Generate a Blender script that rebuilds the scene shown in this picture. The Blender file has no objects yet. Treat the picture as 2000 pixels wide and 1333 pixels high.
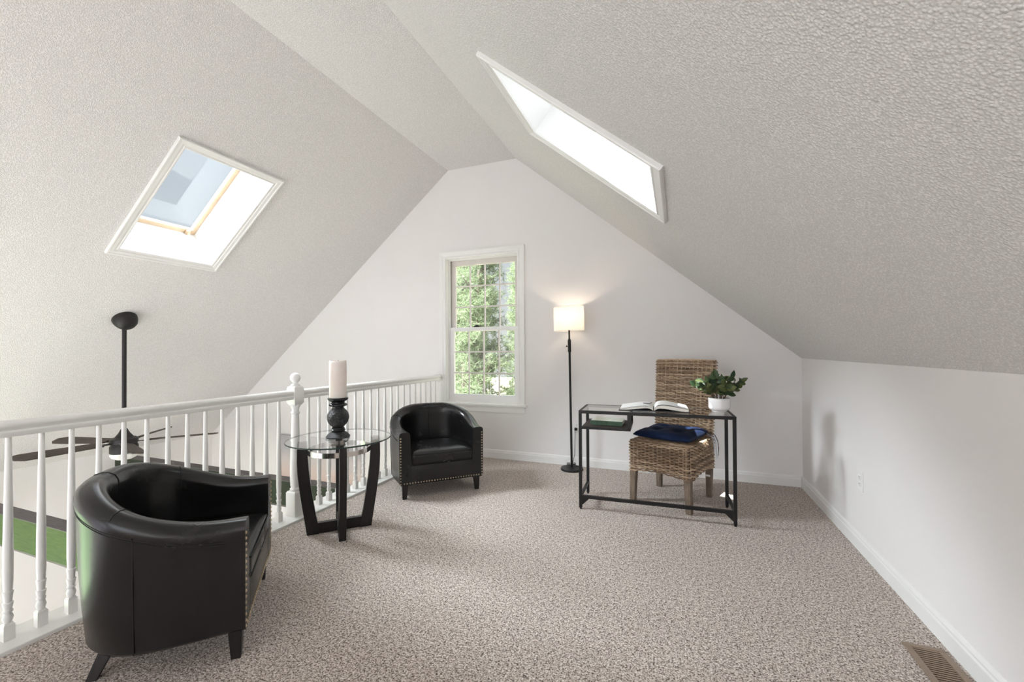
import bpy, bmesh, math, random
from mathutils import Vector, Matrix
S = bpy.context.scene
C = S.collection
PI = math.pi
rnd = random.Random(7)

# ------------------------------------------------------------------ camera, world, lights, exposure
F_PX, YAW, PITCH, ROLL, CY = 826.97, 0.370600, 0.0084925, -0.0055438, 10.5234
cam_d = bpy.data.cameras.new('camera')
cam = bpy.data.objects.new('camera', cam_d); C.objects.link(cam)
fw = Vector((-math.sin(YAW)*math.cos(PITCH), math.cos(YAW)*math.cos(PITCH), math.sin(PITCH)))
ri = Vector((math.cos(YAW), math.sin(YAW), 0)); up = ri.cross(fw)
r2 = ri*math.cos(ROLL)+up*math.sin(ROLL); u2 = -ri*math.sin(ROLL)+up*math.cos(ROLL)
cam.matrix_world = Matrix(((r2.x, u2.x, -fw.x, 0), (r2.y, u2.y, -fw.y, 0), (r2.z, u2.z, -fw.z, 1.19), (0, 0, 0, 1)))
cam_d.sensor_width = 36; cam_d.lens = F_PX/2000*36; cam_d.shift_y = CY/2000
cam_d.clip_start = 0.02; cam_d.clip_end = 200
S.camera = cam

XW_ = -6.5
SUN_DIR = Vector((.27, .63, -1.0))          # the way the sunlight travels
W = bpy.data.worlds.new('sky'); S.world = W; W.use_nodes = True
wn = W.node_tree.nodes; wl = W.node_tree.links
bg = wn['Background']
tc = wn.new('ShaderNodeTexCoord'); sx = wn.new('ShaderNodeSeparateXYZ'); cr = wn.new('ShaderNodeValToRGB')
wl.new(tc.outputs['Generated'], sx.inputs[0]); wl.new(sx.outputs['Z'], cr.inputs[0]); wl.new(cr.outputs[0], bg.inputs[0])
cr.color_ramp.elements[0].position = 0.0; cr.color_ramp.elements[0].color = (.95, .97, 1, 1)
cr.color_ramp.elements[1].position = .9; cr.color_ramp.elements[1].color = (.50, .66, .82, 1)
bg.inputs[1].default_value = 0.72


def light(kind, name, energy, color, loc=(0, 0, 0), direction=None, **kw):
    d = bpy.data.lights.new(name, kind); d.energy = energy; d.color = color
    for k, v in kw.items(): setattr(d, k, v)
    o = bpy.data.objects.new(name, d); C.objects.link(o); o.location = loc
    if direction is not None: o.rotation_euler = Vector(direction).to_track_quat('-Z', 'Y').to_euler()
    return o


light('SUN', 'sunlight', 22.0, (1, .99, 1.0), direction=SUN_DIR, angle=math.radians(.6))
# soft daylight of the open sky: it only comes in through the skylights and windows
light('SUN', 'sky_light', 4.8, (.95, .99, 1.04), direction=(.0, .1, -1), angle=math.radians(170))
# added soft lamp aimed through the left skylight to make the carpet pool
light('SUN', 'left_skylight_fill', 43.0, (.96, 1.0, 1.04), direction=(2.70, .62, -2.25), angle=math.radians(41))
# added fill lamps at invented openings behind the camera, upper and lower storey
light('AREA', 'fill_upper_rear', 36, (.91, .985, 1.07), loc=(-.9, -3.46, 1.35), direction=(-.05, 1, .0), shape='RECTANGLE', size=3.0, size_y=1.9)
light('AREA', 'fill_lower_rear', 84, (1, .955, 1.22), loc=(-4.7, -3.46, -.6), direction=(0, 1, .08), shape='RECTANGLE', size=3.0, size_y=3.2)
light('AREA', 'lawn_fill_side', 44, (.62, .97, .47), loc=(XW_-.02, -.5, -1.2), direction=(1, .12, .15), shape='RECTANGLE', size=2.2, size_y=1.5)  # added green lamp for lawn bounce, at an invented left-wall opening

S.view_settings.view_transform = 'Standard'; S.view_settings.look = 'None'
S.view_settings.exposure = 0.02; S.view_settings.gamma = 1.0; S.view_settings.use_curve_mapping = False
S.cycles.use_denoising = True
S.cycles.max_bounces = 10; S.cycles.diffuse_bounces = 7; S.cycles.transparent_max_bounces = 16
S.cycles.sample_clamp_indirect = 8; S.cycles.caustics_reflective = False; S.cycles.caustics_refractive = False

# ------------------------------------------------------------------ materials


class NT:
    def __init__(s, name):
        s.m = bpy.data.materials.new(name); s.m.use_nodes = True
        s.n = s.m.node_tree.nodes; s.l = s.m.node_tree.links
        s.p = s.n['Principled BSDF']; s.out = s.n['Material Output']
        s._c = None

    def new(s, t, **kw):
        n = s.n.new('ShaderNode'+t)
        for k, v in kw.items(): setattr(n, k, v)
        return n

    def co(s, scale=None, src='Object'):
        tcn = s.new('TexCoord')
        if scale is None: return tcn.outputs[src]
        mp = s.new('Mapping'); mp.inputs['Scale'].default_value = scale
        s.l.new(tcn.outputs[src], mp.inputs[0]); return mp.outputs[0]

    def noise(s, scale, detail=3, rough=.55, co=None, dist=0):
        n = s.new('TexNoise'); n.inputs['Scale'].default_value = scale; n.inputs['Detail'].default_value = detail
        n.inputs['Roughness'].default_value = rough; n.inputs['Distortion'].default_value = dist
        s.l.new(co if co is not None else s.co(), n.inputs['Vector']); return n.outputs['Fac']

    def voro(s, scale, out='Distance', co=None):
        n = s.new('TexVoronoi'); n.inputs['Scale'].default_value = scale
        s.l.new(co if co is not None else s.co(), n.inputs['Vector']); return n.outputs[out]

    def ramp(s, fac, stops):
        r = s.new('ValToRGB'); e = r.color_ramp.elements
        while len(e) < len(stops): e.new(.5)
        for el, (p, c) in zip(e, stops): el.position = p; el.color = (*c, 1)
        s.l.new(fac, r.inputs[0]); return r.outputs[0]

    def bump(s, h, strength, dist, target=None):
        b = s.new('Bump'); b.inputs['Strength'].default_value = strength; b.inputs['Distance'].default_value = dist
        s.l.new(h, b.inputs['Height']); s.l.new(b.outputs[0], (target or s.p).inputs['Normal']); return b

    def base(s, col=None, rough=.5, metal=0, spec=None, **kw):
        if col is not None:
            if isinstance(col, tuple): s.p.inputs['Base Color'].default_value = (*col, 1)
            else: s.l.new(col, s.p.inputs['Base Color'])
        s.p.inputs['Roughness'].default_value = rough; s.p.inputs['Metallic'].default_value = metal
        if spec is not None: s.p.inputs['Specular IOR Level'].default_value = spec
        for k, v in kw.items(): s.p.inputs[k].default_value = v
        return s


def mat_simple(name, col, rough=.5, metal=0, var=.04, scale=12, spec=None):
    t = NT(name)
    f = t.noise(scale, 3)
    lo = tuple(c*(1-var) for c in col); hi = tuple(min(1, c*(1+var)) for c in col)
    t.base(t.ramp(f, [(.3, lo), (.7, hi)]), rough, metal, spec)
    return t.m


M = {}
t = NT('painted_wall'); t.base(t.ramp(t.noise(1.5, 4), [(.3, (.81, .79, .78)), (.7, (.83, .81, .80))]), .65, spec=.25)
t.bump(t.noise(180, 3), .15, .001); M['wall'] = t.m
t = NT('popcorn_ceiling')
co = t.co()
vo = t.new('TexVoronoi'); vo.inputs['Scale'].default_value = 165
t.l.new(co, vo.inputs['Vector'])
n2_ = t.noise(110, 2, .5, co)
hh = t.new('Math', operation='MULTIPLY_ADD'); hh.inputs[1].default_value = -1.0
t.l.new(vo.outputs['Distance'], hh.inputs[0]); t.l.new(n2_, hh.inputs[2])
colr = t.ramp(hh.outputs[0], [(.0, (.68, .665, .655)), (.15, (.80, .785, .775)), (.4, (.84, .825, .815))])  # darker low spots put crevice shade into the colour
t.base(colr, .9, spec=.1); t.bump(hh.outputs[0], .5, .0052); M['popcorn'] = t.m
t = NT('carpet')
co = t.co((1, 1, .02))
f1 = t.noise(150, 3, .68, co, .4)
f2 = t.noise(60, 2, .5, co)
ad = t.new('Math', operation='MULTIPLY_ADD'); ad.inputs[1].default_value = .25
t.l.new(f2, ad.inputs[0])
sb = t.new('Math', operation='SUBTRACT'); sb.inputs[1].default_value = .125; t.l.new(f1, sb.inputs[0]); t.l.new(sb.outputs[0], ad.inputs[2])
big = t.noise(2.2, 3, .5, co)
c1 = t.ramp(ad.outputs[0], [(.36, (.085, .062, .050)), (.445, (.32, .262, .226)), (.53, (.60, .525, .47)), (.64, (.86, .80, .75))])
mxc = t.new('Mix'); mxc.data_type = 'RGBA'; mxc.blend_type = 'MULTIPLY'; mxc.inputs[0].default_value = 1
t.l.new(c1, mxc.inputs[6]); t.l.new(t.ramp(big, [(.3, (.92, .92, .92)), (.7, (1, 1, 1))]), mxc.inputs[7])
t.base(mxc.outputs[2], .95, spec=.05); t.p.inputs['Sheen Weight'].default_value = .1
t.bump(ad.outputs[0], .8, .006); M['carpet'] = t.m
M['trim'] = mat_simple('white_gloss_trim', (.84, .835, .82), .32, var=.015, scale=4)
M['rail_white'] = mat_simple('white_painted_wood', (.83, .825, .80), .35, var=.02, scale=6)
M['drywall'] = mat_simple('smooth_white_shaft', (.88, .88, .87), .7, var=.01)
M['sash'] = mat_simple('beige_vinyl_sash', (.70, .665, .62), .4, var=.02)
M['tan_wood'] = mat_simple('tan_sash_wood', (.62, .46, .31), .5, var=.08)
M['black_metal'] = mat_simple('black_metal', (.010, .009, .0085), .42, .0, var=.1, spec=.32)
M['dark_bronze'] = mat_simple('dark_bronze', (.014, .012, .011), .45, .0, var=.1, spec=.35)
M['chrome'] = mat_simple('polished_chrome', (.82, .80, .77), .12, 1, var=.02)
M['brass'] = mat_simple('antique_brass', (.50, .40, .27), .3, 1, var=.15, scale=60)
t = NT('black_leather')
co = t.co()
f = t.noise(5, 4, .6, co); g = t.voro(220, 'Distance', co)
t.base(t.ramp(f, [(.3, (.0045, .0042, .0043)), (.75, (.009, .0085, .0085))]), .34, spec=.42)
rr = t.new('MapRange'); rr.inputs['To Min'].default_value = .19; rr.inputs['To Max'].default_value = .32
t.l.new(f, rr.inputs['Value']); t.l.new(rr.outputs[0], t.p.inputs['Roughness'])
wr = t.noise(22, 2, .5, co, .5)
mh = t.new('Math', operation='MULTIPLY_ADD'); mh.inputs[1].default_value = .12; t.l.new(g, mh.inputs[0]); t.l.new(wr, mh.inputs[2])
t.bump(mh.outputs[0], .12, .0025); M['leather'] = t.m
M['dark_wood'] = None
t = NT('espresso_wood'); co = t.co((3, 3, 30)); f = t.noise(6, 4, .6, t.co((22, 22, 2.5)))
t.base(t.ramp(f, [(.3, (.006, .005, .005)), (.7, (.016, .012, .011))]), .38, spec=.4); M['dark_wood'] = t.m


def wood(name, stops, stretch, scale=6, rough=.5, bump=.1):
    t = NT(name); f = t.noise(scale, 5, .6, t.co(stretch), .6)
    t.base(t.ramp(f, stops), rough, spec=.15); t.bump(f, bump, .002); return t.m


M['grey_wood'] = wood('weathered_grey_wood', [(.3, (.10, .075, .055)), (.6, (.21, .16, .12)), (.8, (.30, .24, .19))], (16, 16, 1.6))
M['blade'] = wood('walnut_blade', [(.3, (.035, .027, .023)), (.7, (.095, .072, .060))], (2, 20, 20))
M['beam_top'] = wood('dark_grey_beam', [(.3, (.085, .075, .075)), (.7, (.15, .135, .135))], (1.2, 14, 14))
M['beam_lawn_lit'] = wood('lawn_lit_green_beam', [(.25, (.030, .055, .010)), (.55, (.050, .088, .017)), (.8, (.078, .122, .030))], (1.2, 14, 14))  # wood coloured with the green lawn light that falls on it
M['beam_shaded'] = wood('shaded_green_beam', [(.25, (.014, .020, .012)), (.55, (.024, .034, .019)), (.8, (.04, .05, .03))], (1.2, 14, 14))  # darker copy of the beam green, its shade put into the colour
M['shelf_wood'] = wood('dark_brown_shelf', [(.3, (.035, .025, .024)), (.7, (.065, .046, .043))], (2, 18, 18))


def glass(name, tint, refl=1.0, rough=.0, ior=1.5):
    t = NT(name); t.n.remove(t.p)
    tr = t.new('BsdfTransparent'); tr.inputs[0].default_value = (*tint, 1)
    gl = t.new('BsdfGlossy'); gl.inputs['Roughness'].default_value = rough; gl.inputs[0].default_value = (1, 1, 1, 1)
    lw = t.new('LayerWeight'); lw.inputs['Blend'].default_value = .5
    pw = t.new('Math', operation='POWER'); pw.inputs[1].default_value = 4.5; t.l.new(lw.outputs['Facing'], pw.inputs[0])
    fr = t.new('Math', operation='MULTIPLY_ADD'); fr.inputs[1].default_value = .94; fr.inputs[2].default_value = .06; t.l.new(pw.outputs[0], fr.inputs[0])
    mu = t.new('Math', operation='MULTIPLY'); mu.inputs[1].default_value = refl; t.l.new(fr.outputs[0], mu.inputs[0])
    mx = t.new('MixShader'); t.l.new(mu.outputs[0], mx.inputs[0]); t.l.new(tr.outputs[0], mx.inputs[1]); t.l.new(gl.outputs[0], mx.inputs[2])
    t.l.new(mx.outputs[0], t.out.inputs[0]); return t.m


M['pane'] = glass('window_glass', (.97, .985, .975), .8)
M['sky_pane'] = glass('skylight_glass', (.90, .95, .97), .9, .02)
M['table_glass'] = glass('table_glass', (.93, .965, .945), 1.3)
M['glass_edge'] = mat_simple('dark_green_glass_edge', (.015, .035, .028), .12, var=.05)
t = NT('lamp_shade_fabric')
t.n.remove(t.p)
wv = t.noise(160, 2, .6, t.co((1, 1, 3)))
df = t.new('BsdfDiffuse'); tl = t.new('BsdfTranslucent'); mx = t.new('MixShader'); mx.inputs[0].default_value = .5
colr = t.ramp(wv, [(.3, (.84, .80, .76)), (.7, (.90, .87, .83))])
t.l.new(colr, df.inputs[0]); t.l.new(colr, tl.inputs[0]); t.l.new(df.outputs[0], mx.inputs[1]); t.l.new(tl.outputs[0], mx.inputs[2]); t.l.new(mx.outputs[0], t.out.inputs[0])
M['shade'] = t.m
t = NT('candle_wax'); t.base(t.ramp(t.noise(9, 3), [(.3, (.80, .72, .67)), (.7, (.86, .79, .74))]), .5, spec=.3)
t.p.inputs['Subsurface Weight'].default_value = .25; t.p.inputs['Subsurface Radius'].default_value = (.02, .012, .008); M['wax'] = t.m
t = NT('carved_black_stone'); co = t.co(); vv = t.noise(75, 3, .6, co, 2.0)
t.base(t.ramp(vv, [(.4, (.005, .005, .006)), (.56, (.030, .030, .032)), (.68, (.20, .20, .205))]), .4); t.bump(vv, 1.0, .014); M['carved'] = t.m  # pale spots put highlights into the carving's colour
M['black_gloss'] = mat_simple('black_gloss', (.009, .009, .010), .28, var=.2, scale=30)
t = NT('wicker_strand'); gi = t.new('NewGeometry')
cw = t.ramp(gi.outputs['Random Per Island'], [(0, (.20, .130, .080)), (.3, (.31, .21, .135)), (.6, (.42, .30, .20)), (1, (.60, .46, .32))])
nz = t.noise(38, 3, .6, t.co())
mm = t.new('Mix'); mm.data_type = 'RGBA'; mm.blend_type = 'MULTIPLY'; mm.inputs[0].default_value = 1
t.l.new(cw, mm.inputs[6]); t.l.new(t.ramp(nz, [(.3, (.62, .58, .54)), (.65, (1.05, 1.05, 1.05))]), mm.inputs[7])
t.base(mm.outputs[2], .45, spec=.4); M['wicker'] = t.m
M['wicker_core'] = mat_simple('wicker_shadow_core', (.055, .030, .016), .8)  # dark solid core that puts shade into the gaps between strands
t = NT('navy_fabric'); t.base(t.ramp(t.noise(7, 4), [(.3, (.0045, .010, .034)), (.7, (.008, .018, .052))]), .8, spec=.12)
t.p.inputs['Sheen Weight'].default_value = .03; t.bump(t.noise(420, 2), .2, .001); M['navy'] = t.m
M['ribbon'] = mat_simple('pale_blue_ribbon', (.55, .60, .68), .7)
M['page'] = mat_simple('book_paper', (.90, .90, .89), .7, var=.02)
t = NT('page_edges'); f = t.noise(1, 2, .5, t.co((20, 20, 900))); t.base(t.ramp(f, [(.3, (.72, .69, .60)), (.7, (.84, .82, .75))]), .8); M['page_edge'] = t.m
M['book_cover'] = mat_simple('dark_grey_book_cover', (.030, .030, .036), .5)
M['green_cover'] = mat_simple('green_book_cloth', (.045, .088, .052), .7, var=.3, scale=60)
M['cream_cover'] = mat_simple('cream_book_board', (.80, .80, .70), .6, var=.04, scale=30)
t = NT('plant_leaf'); gi = t.new('NewGeometry')
cl = t.ramp(gi.outputs['Random Per Island'], [(0, (.028, .055, .026)), (.5, (.060, .098, .040)), (1, (.17, .19, .070))])
t.base(cl, .4, spec=.4)
tl = t.new('BsdfTranslucent'); t.l.new(cl, tl.inputs[0]); ms = t.new('MixShader'); ms.inputs[0].default_value = .25
t.l.new(t.p.outputs[0], ms.inputs[1]); t.l.new(tl.outputs[0], ms.inputs[2]); t.l.new(ms.outputs[0], t.out.inputs[0]); M['leaf'] = t.m
M['stem'] = mat_simple('brown_stem', (.13, .085, .05), .6, var=.2, scale=60)
M['ceramic'] = mat_simple('white_ceramic', (.84, .825, .82), .18, var=.01)
M['soil'] = mat_simple('dark_soil', (.035, .025, .018), .9, var=.4, scale=90)
M['outlet'] = mat_simple('white_plastic', (.82, .815, .80), .35, var=.01)
M['slot'] = mat_simple('dark_slot', (.03, .03, .03), .6)
M['vent'] = mat_simple('brown_painted_metal', (.25, .185, .135), .45, .1, var=.05)
M['vent_dark'] = mat_simple('dark_vent_void', (.020, .015, .012), .9)
t = NT('light_bowl_glass'); t.base((.85, .84, .80), .35); M['bowl'] = t.m
t = NT('canvas_paint')
co = t.co(None, 'Generated'); s3 = t.new('SeparateXYZ'); t.l.new(co, s3.inputs[0])
n1 = t.noise(3, 4, .6, co); ma = t.new('Math', operation='MULTIPLY_ADD'); ma.inputs[1].default_value = .35
t.l.new(n1, ma.inputs[0]); t.l.new(s3.outputs['Z'], ma.inputs[2])
g1 = t.ramp(ma.outputs[0], [(.42, (.30, .17, .12)), (.52, (.50, .36, .30)), (.66, (.60, .50, .46)), (.85, (.56, .52, .51)), (1, (.42, .41, .43))])
t.base(g1, .8, spec=.1); M['canvas'] = t.m
M['label_paper'] = mat_simple('white_paper_tag', (.75, .74, .72), .7)
t = NT('pine_needles'); gi = t.new('NewGeometry')
cl = t.ramp(gi.outputs['Random Per Island'], [(0, (.085, .12, .052)), (.5, (.175, .222, .12)), (1, (.31, .36, .245))])
df = t.new('BsdfDiffuse'); tl = t.new('BsdfTranslucent'); ms = t.new('MixShader'); ms.inputs[0].default_value = .4
t.n.remove(t.p); t.l.new(cl, df.inputs[0]); t.l.new(cl, tl.inputs[0]); t.l.new(df.outputs[0], ms.inputs[1]); t.l.new(tl.outputs[0], ms.inputs[2]); t.l.new(ms.outputs[0], t.out.inputs[0]); M['needles'] = t.m
M['bark'] = wood('tree_bark', [(.3, (.07, .05, .04)), (.7, (.20, .16, .135))], (9, 9, 1.5))
M['forest_floor'] = mat_simple('forest_floor', (.22, .20, .13), .9, var=.5, scale=2)
M['roof'] = mat_simple('grey_roof_deck', (.35, .33, .31), .9)

# ------------------------------------------------------------------ mesh helpers


def link(name, bm, mat, parent=None, loc=(0, 0, 0), rot=None, smooth=None, bevel=0, bseg=2, recalc=True):
    if recalc: bmesh.ops.recalc_face_normals(bm, faces=bm.faces)
    if bevel:
        ed = [e for e in bm.edges if e.is_manifold and e.calc_face_angle(0) > .6]
        if ed: bmesh.ops.bevel(bm, geom=ed, offset=bevel, segments=bseg, profile=.5, affect='EDGES', clamp_overlap=True)
    me = bpy.data.meshes.new(name); bm.to_mesh(me); bm.free()
    for m_ in (mat if isinstance(mat, (list, tuple)) else [mat]): me.materials.append(m_)
    if smooth is not None:
        me.shade_smooth()
        if smooth < 179: me.set_sharp_from_angle(angle=math.radians(smooth))
    o = bpy.data.objects.new(name, me); C.objects.link(o); o.location = loc
    if rot is not None: o.rotation_euler = rot
    if parent is not None: o.parent = parent
    return o


def tag(o, label, cat, group=None, kind=None):
    o['label'] = label; o['category'] = cat
    if group: o['group'] = group
    if kind: o['kind'] = kind
    return o


def thing(name, label, cat, loc=(0, 0, 0), rz=0, group=None, rot=None):
    o = bpy.data.objects.new(name, None); C.objects.link(o); o.empty_display_size = .1
    o.location = loc; o.rotation_euler = rot if rot is not None else (0, 0, rz)
    return tag(o, label, cat, group)


def struct(name, label, cat='room'):
    o = bpy.data.objects.new(name, None); C.objects.link(o); o.empty_display_size = .1
    return tag(o, label, cat, kind='structure')


def box(bm, lo, hi, mat=None, mi=0):
    lo = Vector(lo); hi = Vector(hi)
    vs = [bm.verts.new((x, y, z)) for z in (lo.z, hi.z) for y in (lo.y, hi.y) for x in (lo.x, hi.x)]
    if mat is not None:
        for v_ in vs: v_.co = mat @ v_.co
    fs = [bm.faces.new([vs[i] for i in q]) for q in ((0, 2, 3, 1), (4, 5, 7, 6), (0, 1, 5, 4), (2, 6, 7, 3), (0, 4, 6, 2), (1, 3, 7, 5))]
    for f_ in fs: f_.material_index = mi
    return vs


def cbox(bm, c, size, mat=None):
    c = Vector(c); h = Vector(size)/2
    return box(bm, c-h, c+h, mat)


def loft(bm, rings, closed=True, cap=True, mi=0):
    """rings: lists of points, all of the same length"""
    R = [[bm.verts.new(p) for p in r] for r in rings]
    n = len(R[0]); out = []
    for a, b in zip(R, R[1:]):
        for i in range(n if closed else n-1):
            j = (i+1) % n
            f_ = bm.faces.new((a[i], a[j], b[j], b[i])); f_.material_index = mi; out.append(f_)
    if cap and closed:
        bm.faces.new(R[0][::-1]).material_index = mi; bm.faces.new(R[-1]).material_index = mi
    return R


def tube(bm, pts, r, n=8, cap=True, mi=0):
    pts = [Vector(p) for p in pts]; rings = []
    rs = r if isinstance(r, (list, tuple)) else [r]*len(pts)
    prev = None
    for i, p in enumerate(pts):
        d = (pts[min(i+1, len(pts)-1)]-pts[max(i-1, 0)]).normalized()
        if prev is None:
            a = d.orthogonal().normalized()
        else:
            a = (prev - d*prev.dot(d)).normalized()
        prev = a; b = d.cross(a)
        rings.append([p+(a*math.cos(2*PI*k/n)+b*math.sin(2*PI*k/n))*rs[i] for k in range(n)])
    return loft(bm, rings, True, cap, mi)


def lathe(bm, prof, n=24, c=(0, 0, 0), cap=True, mi=0):
    c = Vector(c)
    return loft(bm, [[c+Vector((r*math.cos(2*PI*k/n), r*math.sin(2*PI*k/n), z)) for k in range(n)] for r, z in prof], True, cap, mi)


def prism(bm, poly, f, a, b, mi=0):
    """poly: 2-D outline; f(u, v, w) -> 3-D; extruded from w=a to w=b"""
    return loft(bm, [[f(u, v, a) for u, v in poly], [f(u, v, b) for u, v in poly]], True, True, mi)


def plate(outer, holes, f, thick, hole_side=True):
    """a slab with holes: the face f(u, v, 0), extruded to f(u, v, thick)"""
    bm = bmesh.new(); loops = [outer]+holes; ed = []; fl = []; bl = []
    for lp in loops:
        vs = [bm.verts.new(f(u, v, 0)) for u, v in lp]; fl.append(vs)
        for i in range(len(vs)): ed.append(bm.edges.new((vs[i], vs[(i+1) % len(vs)])))
    r = bmesh.ops.triangle_fill(bm, use_beauty=True, edges=ed)
    faces = [g_ for g_ in r['geom'] if isinstance(g_, bmesh.types.BMFace)]
    mp_ = {}
    for lp, vs in zip(loops, fl):
        b2 = []
        for (u, v), a in zip(lp, vs):
            w_ = bm.verts.new(f(u, v, thick)); mp_[a] = w_; b2.append(w_)
        bl.append(b2)
    for fc in faces: bm.faces.new([mp_[v] for v in reversed(fc.verts)])
    for k, (a, b) in enumerate(zip(fl, bl)):
        if k and not hole_side: continue
        for i in range(len(a)):
            j = (i+1) % len(a); bm.faces.new((a[i], a[j], b[j], b[i]))
    return bm


def bump_disc(bm, c, nrm, r, h, n=8):
    """a small dome (nail head)"""
    nrm = Vector(nrm).normalized(); a = nrm.orthogonal().normalized(); b = nrm.cross(a); c = Vector(c)
    rings = []
    for ang in (0, .5, 1.0, 1.45):
        rr_ = r*math.cos(ang); hh = h*math.sin(ang)
        rings.append([c+nrm*hh+(a*math.cos(2*PI*k/n)+b*math.sin(2*PI*k/n))*rr_ for k in range(n)])
    loft(bm, rings, True, True)


def smoothstep(x):
    x = max(0, min(1, x)); return x*x*(3-2*x)


# ------------------------------------------------------------------ the room
XR, YB, YF, ZK = 1.0006, 4.293, -3.5, 1.105
XL, XRC, ZC = -2.453, -1.610, 3.273
XW, ZW = -6.5, -.037
Z0 = -2.6
XE = -2.662                     # the open edge of the loft
TL = math.atan2(ZC-ZW, XL-XW); TR = math.atan2(ZC-ZK, XR-XRC)
SL = Vector((-math.cos(TL), 0, -math.sin(TL))); NL = Vector((-math.sin(TL), 0, math.cos(TL)))
SR = Vector((math.cos(TR), 0, -math.sin(TR))); NR = Vector((math.sin(TR), 0, math.cos(TR)))
BL = Vector((XL, 0, ZC)); BR = Vector((XRC, 0, ZC))
LENL = (XL-XW)/math.cos(TL); LENR = (XR-XRC)/math.cos(TR)
TH = .40
YV = Vector((0, 1, 0))
fL = lambda s, y, d: BL+SL*s+YV*y+NL*d
fR = lambda s, y, d: BR+SR*s+YV*y+NR*d
HL = (1.005, 2.010, 1.945, 2.640)       # skylight openings: s0, s1, y0, y1
HR = (.965, 1.965, 1.985, 2.690)
rect = lambda h: [(h[0], h[2]), (h[1], h[2]), (h[1], h[3]), (h[0], h[3])]

cl_ = struct('ceiling', 'white textured ceiling with two long slopes meeting a narrow flat strip', 'ceiling')
link('left_slope', plate([(0, YF), (LENL, YF), (LENL, YB), (0, YB)], [rect(HL)], fL, TH, False), M['popcorn'], cl_)
link('right_slope', plate([(0, YF), (LENR, YF), (LENR, YB), (0, YB)], [rect(HR)], fR, TH, False), M['popcorn'], cl_)
bm = bmesh.new(); box(bm, (XL, YF, ZC), (XRC, YB, ZC+TH)); link('flat_strip', bm, M['popcorn'], cl_)

bm = bmesh.new(); box(bm, (-2.465, YF, -.3), (XR, YB, 0))
fl_ = link('floor', bm, M['carpet']); tag(fl_, 'speckled beige and brown carpet covering the loft floor', 'floor', kind='structure')
bm = bmesh.new(); box(bm, (XW, YF, Z0-.1), (XR, YB, Z0))
tag(link('floor_lower', bm, mat_simple('pale_lower_floor', (.62, .58, .52), .5)), 'pale floor of the room below the loft', 'floor', kind='structure')
bm = bmesh.new(); box(bm, (XE, YF, -.3), (-2.465, YB, .016))
tag(link('trim_1', bm, M['rail_white'], bevel=.004), 'white board along the open edge of the loft under the balusters', 'trim', kind='structure')
bm = bmesh.new(); box(bm, (XE+.04, YF, Z0), (XE+.14, YB, -.3))
tag(link('wall_under_loft', bm, M['wall']), 'white wall below the open edge of the loft', 'wall', kind='structure')

OP = (-2.482, -1.600, .600, 2.246)      # window opening x0, x1, z0, z1
fB = lambda x, z, d: Vector((x, YB+d, z))
outer = [(XW, Z0), (XR, Z0), (XR, ZK), (XRC, ZC), (XL, ZC), (XW, ZW)]
hole = [(OP[0], OP[2]), (OP[1], OP[2]), (OP[1], OP[3]), (OP[0], OP[3])]
tag(link('wall_back', plate(outer, [hole], fB, .16), M['wall']), 'white gable wall with the window and floor lamp', 'wall', kind='structure')
bm = bmesh.new(); box(bm, (XR, YF, Z0), (XR+.15, YB, ZK)); tag(link('wall_right', bm, M['wall']), 'low white knee wall under the right ceiling slope', 'wall', kind='structure')
tag(link('wall_left', plate([(YF, Z0), (YB, Z0), (YB, ZW), (YF, ZW)], [[(-1.6, -1.95), (.6, -1.95), (.6, -.45), (-1.6, -.45)]], lambda y, z, d: Vector((XW-d, y, z)), .15), M['wall']), 'far white wall of the lower room under the left ceiling slope', 'wall', kind='structure')  # side opening added for the green fill lamp
fF = lambda x, z, d: Vector((x, YF-d, z))
tag(link('wall_front', plate(outer, [[(-2.4, .4), (.6, .4), (.6, 2.0), (-.2, 2.3), (-2.4, 2.3)], [(-6.2, -2.2), (-3.2, -2.2), (-3.2, 1.0), (-4.6, 1.0), (-6.2, -.4)]], fF, .16), M['wall']),
    'white gable wall behind the viewpoint with two openings added for the fill lamps', 'wall', kind='structure')


def baseboard(name, path2, label):
    prof = [(0, 0), (.016, 0), (.016, .066), (.012, .074), (.012, .082), (.006, .092), (0, .095)]
    bm = bmesh.new()
    a, b = Vector(path2[0]), Vector(path2[1]); n_ = Vector(path2[2])
    rings = [[Vector((p.x, p.y, 0))+n_*u+Vector((0, 0, v)) for u, v in prof] for p in (a, b)]
    loft(bm, rings)
    tag(link(name, bm, M['trim']), label, 'baseboard', kind='structure')


baseboard('baseboard_back', ((-2.46, YB, 0), (XR-.017, YB, 0), (0, -1, 0)), 'white moulded baseboard along the gable wall')
baseboard('baseboard_right', ((XR, YF, 0), (XR, YB, 0), (-1, 0, 0)), 'white moulded baseboard along the right knee wall')


def casing_frame(bm, hole, w, f, prof):
    """moulded casing round a rectangular hole; prof: (distance outwards 0..1 of w, height); f(u, v, h)"""
    u0, u1, v0, v1 = hole
    rings = []
    for cu, cv in ((u0, v0), (u1, v0), (u1, v1), (u0, v1)):
        su = -1 if cu == u0 else 1; sv = -1 if cv == v0 else 1
        rings.append([f(cu+su*w*a, cv+sv*w*a, h) for a, h in prof])
    rings.append(rings[0])
    R = [[bm.verts.new(p) for p in r] for r in rings[:4]]; R.append(R[0])
    n = len(prof)
    for a, b in zip(R, R[1:]):
        for i in range(n):
            j = (i+1) % n; bm.faces.new((a[i], a[j], b[j], b[i]))


CPROF = [(0, 0), (0, .012), (.12, .014), (.2, .010), (.32, .011), (.4, .016), (.72, .018), (.8, .023), (.95, .024), (1, .018), (1, 0)]


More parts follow.
